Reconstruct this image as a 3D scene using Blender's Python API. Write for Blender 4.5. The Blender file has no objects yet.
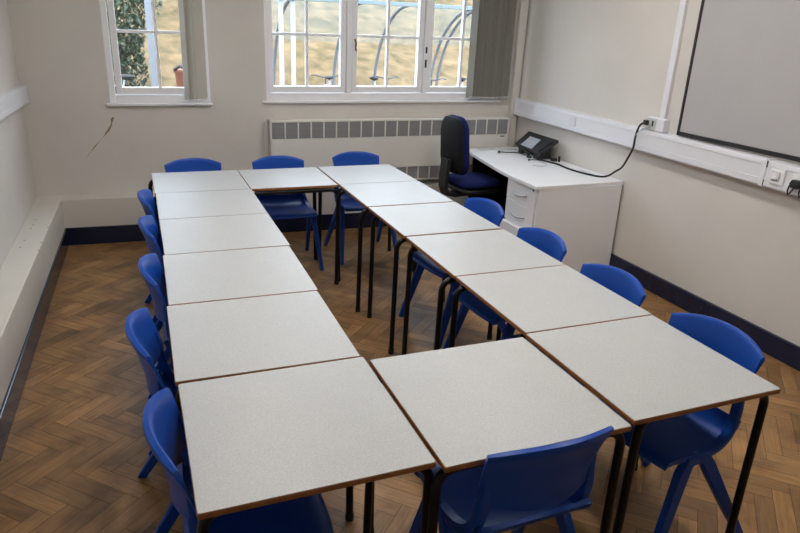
import bpy, bmesh, math, random
from mathutils import Vector, Matrix
random.seed(7)
PI = math.pi
scene = bpy.context.scene
COL = scene.collection

# ------------------------------------------------------------------ materials
def nodes(name):
    m = bpy.data.materials.new(name); m.use_nodes = True
    nt = m.node_tree
    return m, nt, nt.nodes['Principled BSDF'], nt.nodes['Material Output']

def mat(name, col, rough=.5, metal=0., spec=.5, noise=0., nscale=8., bump=0., bscale=60., col2=None, coat=0.):
    m, nt, b, out = nodes(name)
    b.inputs['Base Color'].default_value = (*col, 1)
    b.inputs['Roughness'].default_value = rough
    b.inputs['Metallic'].default_value = metal
    b.inputs['Specular IOR Level'].default_value = spec
    if coat: b.inputs['Coat Weight'].default_value = coat
    tc = nt.nodes.new('ShaderNodeTexCoord')
    if noise or col2:
        n = nt.nodes.new('ShaderNodeTexNoise'); n.inputs['Scale'].default_value = nscale
        n.inputs['Detail'].default_value = 6; n.inputs['Roughness'].default_value = .6
        nt.links.new(tc.outputs['Object'], n.inputs['Vector'])
        r = nt.nodes.new('ShaderNodeValToRGB')
        c2 = col2 or tuple(c*(1-noise) for c in col)
        r.color_ramp.elements[0].position = .32; r.color_ramp.elements[1].position = .68
        r.color_ramp.elements[0].color = (*c2, 1); r.color_ramp.elements[1].color = (*col, 1)
        nt.links.new(n.outputs['Fac'], r.inputs['Fac']); nt.links.new(r.outputs['Color'], b.inputs['Base Color'])
    if bump:
        n2 = nt.nodes.new('ShaderNodeTexNoise'); n2.inputs['Scale'].default_value = bscale; n2.inputs['Detail'].default_value = 3
        nt.links.new(tc.outputs['Object'], n2.inputs['Vector'])
        bp = nt.nodes.new('ShaderNodeBump'); bp.inputs['Strength'].default_value = bump; bp.inputs['Distance'].default_value = .004
        nt.links.new(n2.outputs['Fac'], bp.inputs['Height']); nt.links.new(bp.outputs['Normal'], b.inputs['Normal'])
    return m

M = {}
M['paint'] = mat('cream wall paint', (.65, .617, .574), .75, spec=.25, noise=.06, nscale=2.2, bump=.12, bscale=35)
M['ceiling'] = mat('ceiling paint', (.72, .71, .68), .9, spec=.2)
M['ledge'] = mat('boxing gloss paint', (.66, .63, .575), .45, spec=.4, noise=.05, nscale=3)
M['white'] = mat('white gloss paint', (.86, .86, .88), .35, noise=.03, nscale=5)
M['upvc'] = mat('white plastic trunking', (.74, .74, .78), .35, noise=.02, nscale=4)
M['skirt'] = mat('navy gloss skirting', (.007, .013, .042), .17, noise=.2, nscale=9)
M['rad'] = mat('radiator enamel', (.74, .72, .675), .5, noise=.03, nscale=3)
M['desk'] = mat('desk white melamine', (.82, .82, .845), .4, noise=.02, nscale=6)
M['deskedge'] = mat('desk pale grey edge', (.56, .56, .57), .4)
M['black'] = mat('black tube paint', (.006, .006, .007), .34, spec=.3, noise=.3, nscale=20)
M['rubber'] = mat('black rubber', (.012, .012, .013), .7)
M['blackpl'] = mat('black plastic', (.014, .014, .016), .42, bump=.08, bscale=150)
M['blue'] = mat('blue moulded plastic', (.008, .066, .38), .36, spec=.26, bump=.05, bscale=260, noise=.08, nscale=5)
M['bluefab'] = mat('blue office fabric', (.010, .016, .10), .9, spec=.15, bump=.3, bscale=300, noise=.25, nscale=120)
M['edge'] = mat('varnished table edge', (.33, .13, .045), .38, noise=.35, nscale=25)
M['board'] = mat('whiteboard surface', (.44, .425, .43), .42, noise=.05, nscale=2.5)
M['steel'] = mat('brushed steel', (.36, .36, .37), .3, metal=1.)
M['galv'] = mat('galvanised hoop', (.17, .172, .185), .5, metal=.2, noise=.15)
M['whitemetal'] = mat('white post paint', (.33, .34, .37), .5)
M['tan'] = mat('blind taupe fabric', (.235, .222, .195), .85, spec=.1, bump=.15, bscale=200)
M['tan2'] = mat('blind pale fabric', (.52, .50, .445), .85, spec=.1, bump=.15, bscale=200)
M['crack'] = mat('exposed plaster crack', (.30, .20, .13), .9, noise=.4, nscale=60)
M['greypanel'] = mat('grey label panel', (.42, .45, .50), .3)
M['paper'] = mat('paper sheet', (.62, .63, .65), .55)
M['brass'] = mat('dark iron fitting', (.03, .027, .025), .4, metal=.6)
M['dirt'] = mat('dry earth path', (.10, .085, .065), .95, noise=.4, nscale=1.5)
M['bank'] = mat('dry grass bank', (.178, .116, .062), .95, spec=.1, col2=(.062, .048, .023), nscale=2.6, bump=.6, bscale=9)
M['leaf'] = mat('tree leaf', (.050, .072, .036), .6, col2=(.022, .034, .020), nscale=2.5)
M['bark'] = mat('tree bark', (.10, .075, .055), .9, noise=.5, nscale=14)
M['terracotta'] = mat('orange red planter clay', (.19, .055, .026), .7, noise=.3, nscale=7)
M['bikered'] = mat('dark bicycle paint', (.03, .035, .05), .4)
M['bikewhite'] = mat('white bicycle paint', (.3, .3, .31), .4)
M['teal'] = mat('teal shelter rail', (.10, .125, .125), .4)

def laminate():
    m, nt, b, out = nodes('speckled pale laminate')
    tc = nt.nodes.new('ShaderNodeTexCoord')
    n = nt.nodes.new('ShaderNodeTexNoise'); n.inputs['Scale'].default_value = 260; n.inputs['Detail'].default_value = 3; n.inputs['Roughness'].default_value = .7
    nt.links.new(tc.outputs['Object'], n.inputs['Vector'])
    r = nt.nodes.new('ShaderNodeValToRGB')
    r.color_ramp.elements[0].position = .30; r.color_ramp.elements[0].color = (.375, .38, .375, 1)
    r.color_ramp.elements[1].position = .60; r.color_ramp.elements[1].color = (.515, .52, .515, 1)
    n2 = nt.nodes.new('ShaderNodeTexNoise'); n2.inputs['Scale'].default_value = 5; n2.inputs['Detail'].default_value = 4
    nt.links.new(tc.outputs['Object'], n2.inputs['Vector'])
    mr = nt.nodes.new('ShaderNodeMapRange'); mr.inputs['To Min'].default_value = .93; mr.inputs['To Max'].default_value = 1.04
    nt.links.new(n2.outputs['Fac'], mr.inputs['Value'])
    mx = nt.nodes.new('ShaderNodeVectorMath'); mx.operation = 'MULTIPLY'
    nt.links.new(n.outputs['Fac'], r.inputs['Fac']); nt.links.new(r.outputs['Color'], mx.inputs[0]); nt.links.new(mr.outputs['Result'], mx.inputs[1])
    nt.links.new(mx.outputs['Vector'], b.inputs['Base Color'])
    b.inputs['Roughness'].default_value = .42; b.inputs['Specular IOR Level'].default_value = .5
    return m
M['laminate'] = laminate()

def parquet():
    m, nt, b, out = nodes('herringbone oak parquet')
    at = nt.nodes.new('ShaderNodeVertexColor'); at.layer_name = 'block_tone'
    uv = nt.nodes.new('ShaderNodeUVMap'); uv.uv_map = 'grain'
    mp = nt.nodes.new('ShaderNodeMapping'); mp.inputs['Scale'].default_value = (6, 70, 1)
    nt.links.new(uv.outputs['UV'], mp.inputs['Vector'])
    n = nt.nodes.new('ShaderNodeTexNoise'); n.inputs['Scale'].default_value = 1; n.inputs['Detail'].default_value = 5; n.inputs['Roughness'].default_value = .65
    nt.links.new(mp.outputs['Vector'], n.inputs['Vector'])
    r = nt.nodes.new('ShaderNodeValToRGB')
    r.color_ramp.elements[0].position = .3; r.color_ramp.elements[0].color = (.70, .66, .62, 1)
    r.color_ramp.elements[1].position = .7; r.color_ramp.elements[1].color = (1.12, 1.1, 1.08, 1)
    nt.links.new(n.outputs['Fac'], r.inputs['Fac'])
    tc = nt.nodes.new('ShaderNodeTexCoord')
    n2 = nt.nodes.new('ShaderNodeTexNoise'); n2.inputs['Scale'].default_value = 5.5; n2.inputs['Detail'].default_value = 6
    nt.links.new(tc.outputs['Object'], n2.inputs['Vector'])
    r2 = nt.nodes.new('ShaderNodeValToRGB')
    r2.color_ramp.elements[0].position = .33; r2.color_ramp.elements[0].color = (.62, .60, .60, 1)
    r2.color_ramp.elements[1].position = .55; r2.color_ramp.elements[1].color = (1, 1, 1, 1)
    nt.links.new(n2.outputs['Fac'], r2.inputs['Fac'])
    m1 = nt.nodes.new('ShaderNodeVectorMath'); m1.operation = 'MULTIPLY'
    m2 = nt.nodes.new('ShaderNodeVectorMath'); m2.operation = 'MULTIPLY'
    nt.links.new(at.outputs['Color'], m1.inputs[0]); nt.links.new(r.outputs['Color'], m1.inputs[1])
    nt.links.new(m1.outputs['Vector'], m2.inputs[0]); nt.links.new(r2.outputs['Color'], m2.inputs[1])
    nt.links.new(m2.outputs['Vector'], b.inputs['Base Color'])
    b.inputs['Roughness'].default_value = .42; b.inputs['Specular IOR Level'].default_value = .4
    return m
M['parquet'] = parquet()

def grille_mat():
    m, nt, b, out = nodes('ribbed radiator grille')
    tc = nt.nodes.new('ShaderNodeTexCoord')
    w = nt.nodes.new('ShaderNodeTexWave'); w.bands_direction = 'Z'; w.inputs['Scale'].default_value = 30
    nt.links.new(tc.outputs['Object'], w.inputs['Vector'])
    r = nt.nodes.new('ShaderNodeValToRGB'); r.color_ramp.elements[0].color = (.17, .17, .175, 1); r.color_ramp.elements[1].color = (.30, .30, .31, 1)
    nt.links.new(w.outputs['Fac'], r.inputs['Fac']); nt.links.new(r.outputs['Color'], b.inputs['Base Color'])
    b.inputs['Roughness'].default_value = .5
    return m
M['grille'] = grille_mat()

def thin_glass(name, tint, refl):
    m = bpy.data.materials.new(name); m.use_nodes = True
    nt = m.node_tree; nt.nodes.clear()
    out = nt.nodes.new('ShaderNodeOutputMaterial'); mix = nt.nodes.new('ShaderNodeMixShader')
    t = nt.nodes.new('ShaderNodeBsdfTransparent'); t.inputs['Color'].default_value = (*tint, 1)
    g = nt.nodes.new('ShaderNodeBsdfGlossy'); g.inputs['Roughness'].default_value = .03
    mix.inputs['Fac'].default_value = refl
    nt.links.new(t.outputs[0], mix.inputs[1]); nt.links.new(g.outputs[0], mix.inputs[2]); nt.links.new(mix.outputs[0], out.inputs['Surface'])
    return m
M['glass'] = thin_glass('window glass', (.96, .97, .97), .05)

def poly_sheet():
    m = bpy.data.materials.new('clear shelter sheet'); m.use_nodes = True
    nt = m.node_tree; nt.nodes.clear()
    out = nt.nodes.new('ShaderNodeOutputMaterial'); mix = nt.nodes.new('ShaderNodeMixShader')
    t = nt.nodes.new('ShaderNodeBsdfTransparent'); t.inputs['Color'].default_value = (.93, .95, .95, 1)
    g = nt.nodes.new('ShaderNodeBsdfTranslucent'); g.inputs['Color'].default_value = (.4, .45, .46, 1)
    mix.inputs['Fac'].default_value = .05
    nt.links.new(t.outputs[0], mix.inputs[1]); nt.links.new(g.outputs[0], mix.inputs[2]); nt.links.new(mix.outputs[0], out.inputs['Surface'])
    return m
M['sheet'] = poly_sheet()

def fill_mat():
    m, nt, b, out = nodes('lit lamp diffuser')
    b.inputs['Base Color'].default_value = (.9, .9, .9, 1)
    b.inputs['Emission Color'].default_value = (1, .97, .93, 1); b.inputs['Emission Strength'].default_value = FILL_GLOW
    return m
FILL_GLOW = 24.5  # emission strength of the added ceiling fill lights
M['fill'] = fill_mat()

# ------------------------------------------------------------------ mesh helpers
class MB:
    """collects shapes of one part"""
    def __init__(self): self.bm = bmesh.new()
    def box(self, lo, hi, bevel=0., seg=2, mtx=None):
        b = bmesh.new(); bmesh.ops.create_cube(b, size=1)
        lo, hi = Vector(lo), Vector(hi); c = (lo+hi)/2; s = hi-lo
        for v in b.verts: v.co = Vector((v.co.x*s.x, v.co.y*s.y, v.co.z*s.z)) + c
        if bevel: bmesh.ops.bevel(b, geom=list(b.edges), offset=bevel, segments=seg, affect='EDGES', profile=.5)
        self._add(b, mtx); return self
    def prism(self, poly, z0, z1, bevel=0., mtx=None):
        b = bmesh.new()
        lo = [b.verts.new((x, y, z0)) for x, y in poly]; hi = [b.verts.new((x, y, z1)) for x, y in poly]
        n = len(poly)
        b.faces.new(lo[::-1]); b.faces.new(hi)
        for i in range(n): b.faces.new((lo[i], lo[(i+1) % n], hi[(i+1) % n], hi[i]))
        bmesh.ops.recalc_face_normals(b, faces=b.faces)
        if bevel: bmesh.ops.bevel(b, geom=list(b.edges), offset=bevel, segments=2, affect='EDGES', profile=.5)
        self._add(b, mtx); return self
    def hexa(self, lo4, hi4, bevel=0.):
        b = bmesh.new(); lo = [b.verts.new(p) for p in lo4]; hi = [b.verts.new(p) for p in hi4]
        b.faces.new(lo[::-1]); b.faces.new(hi)
        for i in range(4): b.faces.new((lo[i], lo[(i+1) % 4], hi[(i+1) % 4], hi[i]))
        bmesh.ops.recalc_face_normals(b, faces=b.faces)
        if bevel: bmesh.ops.bevel(b, geom=list(b.edges), offset=bevel, segments=2, affect='EDGES', profile=.5)
        self._add(b, None); return self
    def sweep(self, pts, r, n=10, shape=None, up=None, cap=True):
        """tube along pts; r a number or list; shape=list of (a,b) unit profile for non-round sections"""
        pts = [Vector(p) for p in pts]; b = bmesh.new(); rings = []
        prof = shape or [(math.cos(2*PI*i/n), math.sin(2*PI*i/n)) for i in range(n)]
        ref = Vector(up) if up else None
        for i, p in enumerate(pts):
            if i == 0: t = (pts[1]-p).normalized()
            elif i == len(pts)-1: t = (p-pts[i-1]).normalized()
            else: t = ((p-pts[i-1]).normalized()+(pts[i+1]-p).normalized()).normalized()
            if ref is None: ref = t.orthogonal()
            a = (ref-t*ref.dot(t))
            if a.length < 1e-5: a = t.orthogonal()
            a.normalize(); c = t.cross(a)
            if up is None: ref = a
            rr = r[i] if isinstance(r, (list, tuple)) else r
            rings.append([b.verts.new(p + a*x*rr + c*y*rr) for x, y in prof])
        m = len(prof)
        for q in range(len(rings)-1):
            for i in range(m): b.faces.new((rings[q][i], rings[q][(i+1) % m], rings[q+1][(i+1) % m], rings[q+1][i]))
        if cap: b.faces.new(rings[0][::-1]); b.faces.new(rings[-1])
        bmesh.ops.recalc_face_normals(b, faces=b.faces)
        self._add(b, None); return self
    def cyl(self, p, q, r, n=16): return self.sweep([p, q], r, n)
    def ball(self, c, r, sx=1, sy=1, sz=1):
        b = bmesh.new(); bmesh.ops.create_uvsphere(b, u_segments=16, v_segments=10, radius=r)
        for v in b.verts: v.co = Vector((v.co.x*sx, v.co.y*sy, v.co.z*sz)) + Vector(c)
        self._add(b, None); return self
    def sheet(self, f, nu, nv, thick):
        """closed slab from f(u,v)->point, thick(u,v)->thickness along normal"""
        b = bmesh.new(); e = 1e-3; G = [[], []]
        for side in (0, 1):
            for i in range(nu+1):
                row = []
                for j in range(nv+1):
                    u, v = i/nu, j/nv; p = Vector(f(u, v))
                    du = Vector(f(min(u+e, 1), v))-Vector(f(max(u-e, 0), v)); dv = Vector(f(u, min(v+e, 1)))-Vector(f(u, max(v-e, 0)))
                    nn = du.cross(dv).normalized(); t = thick(u, v) if callable(thick) else thick
                    row.append(b.verts.new(p + nn*t*(.5 if side else -.5)))
                G[side].append(row)
        for i in range(nu):
            for j in range(nv):
                b.faces.new((G[1][i][j], G[1][i+1][j], G[1][i+1][j+1], G[1][i][j+1]))
                b.faces.new((G[0][i][j+1], G[0][i+1][j+1], G[0][i+1][j], G[0][i][j]))
        for i in range(nu):
            for j in (0, nv): b.faces.new((G[0][i][j], G[0][i+1][j], G[1][i+1][j], G[1][i][j]))
        for j in range(nv):
            for i in (0, nu): b.faces.new((G[0][i][j], G[0][i][j+1], G[1][i][j+1], G[1][i][j]))
        bmesh.ops.recalc_face_normals(b, faces=b.faces)
        self._add(b, None); return self
    def _add(self, b, mtx):
        if mtx: b.transform(mtx)
        me = bpy.data.meshes.new('tmp'); b.to_mesh(me); b.free(); self.bm.from_mesh(me); bpy.data.meshes.remove(me)
    def map(self, f):
        for v in self.bm.verts: v.co = Vector(f(*v.co))
        bmesh.ops.recalc_face_normals(self.bm, faces=self.bm.faces)
        return self
    def build(self, name, m, parent=None, smooth=None, subsurf=0, kind=None):
        me = bpy.data.meshes.new(name); self.bm.to_mesh(me); self.bm.free()
        o = bpy.data.objects.new(name, me); COL.objects.link(o); me.materials.append(m)
        if parent is not None: o.parent = parent
        if smooth is not None:
            for p in me.polygons: p.use_smooth = True
            me.set_sharp_from_angle(angle=math.radians(smooth))
        if subsurf:
            s = o.modifiers.new('smooth', 'SUBSURF'); s.levels = subsurf; s.render_levels = subsurf
        if kind: o['kind'] = kind
        return o

def tag(o, label, cat, group=None, kind=None):
    o['label'] = label; o['category'] = cat
    if group: o['group'] = group
    if kind: o['kind'] = kind
    return o
def empty(name, loc=(0, 0, 0), rz=0.):
    o = bpy.data.objects.new(name, None); COL.objects.link(o); o.location = loc; o.rotation_euler = (0, 0, rz)
    o.empty_display_size = .1
    return o
def copy_tree(o, parent=None):
    c = o.copy(); COL.objects.link(c)
    if parent is not None: c.parent = parent
    for ch in list(o.children): copy_tree(ch, c)
    return c
RECT = [(1, 1), (-1, 1), (-1, -1), (1, -1)]
def arc(c, r, a0, a1, n, axis):
    """points of an arc in a plane spanned by the two vectors of axis"""
    A, B = Vector(axis[0]), Vector(axis[1])
    return [Vector(c) + A*r*math.cos(a0+(a1-a0)*i/n) + B*r*math.sin(a0+(a1-a0)*i/n) for i in range(n+1)]

# ------------------------------------------------------------------ camera
def setup_camera():
    f = 648.792; yaw, pitch, roll = .386418, .355017, .045051
    fw = Vector((math.sin(yaw)*math.cos(pitch), math.cos(yaw)*math.cos(pitch), -math.sin(pitch)))
    rt = Vector((math.cos(yaw), -math.sin(yaw), 0)); up = rt.cross(fw)
    r2 = rt*math.cos(roll) + up*math.sin(roll); u2 = -rt*math.sin(roll) + up*math.cos(roll)
    cd = bpy.data.cameras.new('camera'); cam = bpy.data.objects.new('camera', cd); COL.objects.link(cam)
    cd.sensor_width = 36; cd.lens = f/800*36; cd.clip_start = .05; cd.clip_end = 200
    cam.matrix_world = Matrix(((r2.x, u2.x, -fw.x, -.04147), (r2.y, u2.y, -fw.y, -1.26043), (r2.z, u2.z, -fw.z, 1.78938), (0, 0, 0, 1)))
    scene.camera = cam
setup_camera()

# ------------------------------------------------------------------ room shell
XL, XR, YF, H = -.87, 3.425, -2.6, 2.8
BM_ = -.0351                                  # the back wall is not quite square to the room
def yb(s): return 4.55 + BM_*(s-XL)
def B(s, d, z):                               # back wall: s along it, d into the room, z up
    return (s, yb(s)-d, z + .0085*(s-1.3))
def wall_box(mb, s0, s1, d0, d1, z0, z1, bevel=0.):
    return mb.box((s0, d0, z0), (s1, d1, z1), bevel)

def build_floor():
    bm = bmesh.new(); lay = bm.loops.layers.uv.new('grain'); cl = bm.loops.layers.float_color.new('block_tone')
    w, n = .0725, 4; q = math.sqrt(.5)
    e1, e2 = Vector((q, q, 0)), Vector((q, -q, 0))
    O = Vector((-.484, 1.228, 0)) + e2*7*w
    g = .0009
    def clip(poly):
        x0, x1, y0, y1 = XL, XR+.02, YF, 4.56
        for ax, lim, sg in ((0, x0, 1), (0, x1, -1), (1, y0, 1), (1, y1, -1)):
            out = []
            for i in range(len(poly)):
                a, b_ = poly[i], poly[(i+1) % len(poly)]
                da, db = sg*(a[0][ax]-lim), sg*(b_[0][ax]-lim)
                if da >= 0: out.append(a)
                if da*db < 0:
                    t = da/(da-db); out.append((a[0].lerp(b_[0], t), a[1].lerp(b_[1], t)))
            poly = out
            if len(poly) < 3: return None
        return poly
    rnd = random.Random(3)
    def block(X, Y, du, dv):
        a0, a1, b0, b1 = X*w+g, (X+du)*w-g, Y*w+g, (Y+dv)*w-g
        pts = [(a0, b0), (a1, b0), (a1, b1), (a0, b1)]
        o = rnd.random()*40
        P = []
        for a, b_ in pts:
            u, v = ((a-a0), (b_-b0)) if du > dv else ((b_-b0), (a-a0))
            P.append((O + e1*a + e2*b_, Vector((u+o, v+o*.7, 0))))
        P = clip(P)
        if not P: return
        f = bm.faces.new([bm.verts.new(p) for p, _ in P])
        t = rnd.choice((.66, .80, .9, .95, 1., 1., 1.05, 1.14, 1.27)); h = rnd.uniform(-.06, .06)
        c = (.338*t*(1+h*.5), .188*t, .077*t*(1-h), 1)
        for l, (_, uv) in zip(f.loops, P): l[lay].uv = (uv.x, uv.y); l[cl] = c
    for X in range(-70, 130):
        for Y in range(-130, 70):
            c = O + e1*X*w + e2*Y*w
            if not (XL-.7 < c.x < XR+.7 and YF-.7 < c.y < 5.4): continue
            r = (X-Y) % (2*n)
            if r == 0: block(X, Y, n, 1)
            if r == 2*n-1: block(X, Y, 1, n)
    bmesh.ops.recalc_face_normals(bm, faces=bm.faces)
    for f in bm.faces:
        if f.normal.z < 0: f.normal_flip()
    me = bpy.data.meshes.new('floor'); bm.to_mesh(me); bm.free()
    o = bpy.data.objects.new('floor', me); COL.objects.link(o); me.materials.append(M['parquet']); o['kind'] = 'structure'
    MB().box((XL-.3, YF-.3, -.12), (XR+.3, 4.9, -.0015)).build('floor_base', mat('dark joint filler', (.035, .022, .014), .8), o)
build_floor()

WIN = [(-.25, .525, 1.125, 2.5), (.985, 3.21, 1.14, 2.5)]
def build_walls():
    m = MB(); D = -.28
    xs = [XL-.25, WIN[0][0], WIN[0][1], WIN[1][0], WIN[1][1], XR+.25]
    wall_box(m, xs[0], xs[1], D, 0, -.1, H+.1); wall_box(m, xs[2], xs[3], D, 0, -.1, H+.1); wall_box(m, xs[4], xs[5], D, 0, -.1, H+.1)
    for s0, s1, z0, z1 in WIN:
        wall_box(m, s0, s1, D, 0, -.1, z0); wall_box(m, s0, s1, D, 0, z1, H+.1)
    wb = m.map(B).build('wall_back', M['paint'], kind='structure')
    # crack in the plaster under the small window
    pts = [(-.240, 1.016, .004), (-.246, 1.002, .012), (-.250, .990, .009), (-.254, .972, .005), (-.262, .948, .006), (-.275, .925, .009), (-.297, .897, .010), (-.312, .877, .005), (-.330, .856, .0018), (-.352, .835, .0014), (-.372, .812, .002), (-.395, .788, .006), (-.412, .765, .005), (-.43, .745, .002), (-.47, .70, .001)]
    c = MB()
    for (s0, z0, a), (s1, z1, b_) in zip(pts, pts[1:]):
        c.hexa([(s0-a, -.003, z0), (s0+a, -.003, z0), (s1+b_, -.003, z1), (s1-b_, -.003, z1)], [(s0-a, .0012, z0), (s0+a, .0012, z0), (s1+b_, .0012, z1), (s1-b_, .0012, z1)])
    c.map(B).build('crack', M['crack'], wb)
    MB().box((XL-.2, YF-.2, -.1), (XL, 4.62, H)).build('wall_left', M['paint'], kind='structure')
    MB().box((XR, YF-.2, -.1), (XR+.2, 4.5, H)).build('wall_right', M['paint'], kind='structure')
    MB().box((XL-.2, YF-.2, -.1), (XR+.2, YF, H)).build('wall_front', M['paint'], kind='structure')
    MB().box((XL-.2, YF-.2, H), (XR+.2, 4.75, H+.1)).build('ceiling', M['ceiling'], kind='structure')
    # pipe boxing along the left and back walls, with navy skirting on its face
    def fx(y): return -.682 - .0155*(4.38-y)
    m = MB(); m.prism([(XL, YF), (fx(YF), YF), (fx(4.38), 4.38), (fx(4.38), 4.58), (XL, 4.58)], 0, .378, .004)
    m.build('trim_1', M['ledge'], kind='structure')
    m = MB(); wall_box(m, -.70, XR, -.02, .172, 0, .377, .004)
    m.map(lambda s, d, z: (s, yb(s)-d, z)).build('trim_2', M['ledge'], kind='structure')
    m = MB(); wall_box(m, -.68, XR, .160, .186, 0, .146, .004)
    m.map(lambda s, d, z: (s, yb(s)-d, z)).build('baseboard_back', M['skirt'], kind='structure')
    m = MB(); m.prism([(fx(YF)-.01, YF), (fx(YF)+.014, YF), (fx(4.37)+.014, 4.37), (fx(4.37)-.01, 4.37)], 0, .140, .004)
    m.build('baseboard_left', M['skirt'], kind='structure')
    MB().box((XR-.022, YF, 0), (XR+.01, 4.25, .135), .006).build('baseboard_right', M['skirt'], kind='structure')
    MB().box((XL, YF-.01, 0), (XR, YF+.022, .125), .006).build('baseboard_front', M['skirt'], kind='structure')
    # screw holes in the left ledge
    h = MB()
    for x, y in ((-.80, 3.7), (-.805, 3.62), (-.81, 3.35), (-.815, 3.2), (-.70, 3.62), (-.705, 3.28), (-.705, 3.12), (-.85, 1.95), (-.80, 3.83)):
        h.cyl((x, y, .3770), (x, y, .3788), .006, 8)
    h.build('screw_holes', M['crack'], bpy.data.objects['trim_1'])
build_walls()

# ------------------------------------------------------------------ windows
def build_window(idx, s0, s1, z0, z1, casements):
    root = empty('window_%d' % idx, (0, 0, 0)); root['kind'] = 'structure'
    f = MB(); d0, d1 = -.09, .004
    fw_ = .046
    wall_box(f, s0, s0+fw_, d0, d1, z0, z1, .004); wall_box(f, s1-fw_, s1, d0, d1, z0, z1, .004)
    wall_box(f, s0+fw_, s1-fw_, d0, d1, z0, z0+.062, .004); wall_box(f, s0+fw_, s1-fw_, d0, d1, z1-.05, z1, .004)
    for a, b in zip(casements, casements[1:]): wall_box(f, a[1], b[0], d0, d1, z0+.062, z1-.05, .004)
    f.map(B).build('window_frame', M['white'], root)
    g = MB(); wall_box(g, s0-.03, s1+.012, -.09, .04, z0-.019, z0, .005); g.map(B).build('window_sill', M['white'], root)
    for a, b in casements:
        g0, g1 = a+.052, b-.052; zb, zt = z0+.068, z1-.056; zg0, zg1 = zb+.052, zt-.05
        c = MB()
        wall_box(c, a+.004, g0, -.075, -.012, zb, zt, .004); wall_box(c, g1, b-.004, -.075, -.012, zb, zt, .004)
        wall_box(c, g0, g1, -.075, -.012, zb, zg0, .004); wall_box(c, g0, g1, -.075, -.012, zg1, zt, .004)
        co = c.map(B).build('casement', M['white'], root)
        bar = MB(); mid = (g0+g1)/2
        wall_box(bar, mid-.012, mid+.012, -.062, -.020, zg0, zg1, .004)
        for k in (1, 2):
            zz = zg0 + .425*k
            wall_box(bar, g0, g1, -.060, -.022, zz-.012, zz+.012, .004)
        bar.map(B).build('glazing_bar', M['white'], co)
        p = MB(); wall_box(p, g0-.005, g1+.005, -.046, -.042, zg0-.005, zg1+.005); p.map(B).build('pane', M['glass'], co)
    return root
W1 = build_window(1, *WIN[0], [(-.20, .478)])
W2 = build_window(2, *WIN[1], [(1.004+.0, 1.695), (1.738, 2.418), (2.45, 3.16)])
def handles():
    h = MB(); h.sweep([B(1.763, .005, 1.66), B(1.772, .018, 1.63), B(1.768, .02, 1.59), B(1.775, .012, 1.565)], .007, 8)
    h.build('casement_handle', M['brass'], W2, smooth=60)
    h = MB(); wall_box(h, 2.428, 2.442, .004, .018, 1.43, 1.61, .003)
    h.map(B).build('casement_handle', M['brass'], W2)
    h = MB(); wall_box(h, 2.412, 2.452, .004, .03, 1.50, 1.555, .006)
    h.map(B).build('window_latch', M['white'], W2)
handles()

# ------------------------------------------------------------------ blinds
def blind(name, label, slats, z0, z1, s0, s1, d):
    root = empty(name, B((s0+s1)/2, d, z1)); tag(root, label, 'blind')
    inv = Matrix.Translation(Vector(root.location)).inverted()
    for s, ang, m, wd in slats:
        R = Matrix.Translation(Vector((s, d, 0))) @ Matrix.Rotation(ang, 4, 'Z')
        q = MB(); q.box((-wd/2, -.0012, z0+.02), (wd/2, .0012, z1), 0, mtx=R); q.map(B); q.bm.transform(inv)
        so = q.build('slat', m, root)
        q = MB(); q.box((-wd/2+.003, -.003, z0), (wd/2-.003, .003, z0+.024), .001, mtx=R); q.map(B); q.bm.transform(inv)
        q.build('slat_weight', m, so)
    q = MB(); q.box((s0-.6 if name.endswith('x') else s0-.25, d-.02, z1), (s1+.02, d+.02, z1+.035), .004); q.map(B); q.bm.transform(inv)
    q.build('head_rail', M['white'], root)
    q = MB()
    a, b = Vector(B(s0, d+.045, z0+.012)), Vector(B(s1, d+.045, z0+.012))
    q.sweep([a, (a+b)/2 - Vector((0, 0, .004)), b], .003, 6); q.bm.transform(inv); q.build('bead_chain', M['white'], root)
rb = random.Random(5)
sl = []
for k in range(16):
    s = 2.862 + k*.0240
    sl.append((s, math.radians((68, 42, 60, 35)[k % 4] + rb.uniform(-7, 7)), M['tan'], .085))
blind('vertical_blind', 'taupe vertical blind bunched at the right of the wide window', sl, 1.168, 2.46, 2.84, 3.25, .075)
sl = [(.336 + k*.030, math.radians((62, 40, 55)[k]), M['tan2'], .075) for k in range(3)] + [(.452, math.radians(8), M['tan2'], .089)]
blind('vertical_blind', 'narrow beige vertical blind bunched at the right of the small window', sl, 1.155, 2.46, .33, .50, .07)

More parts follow.
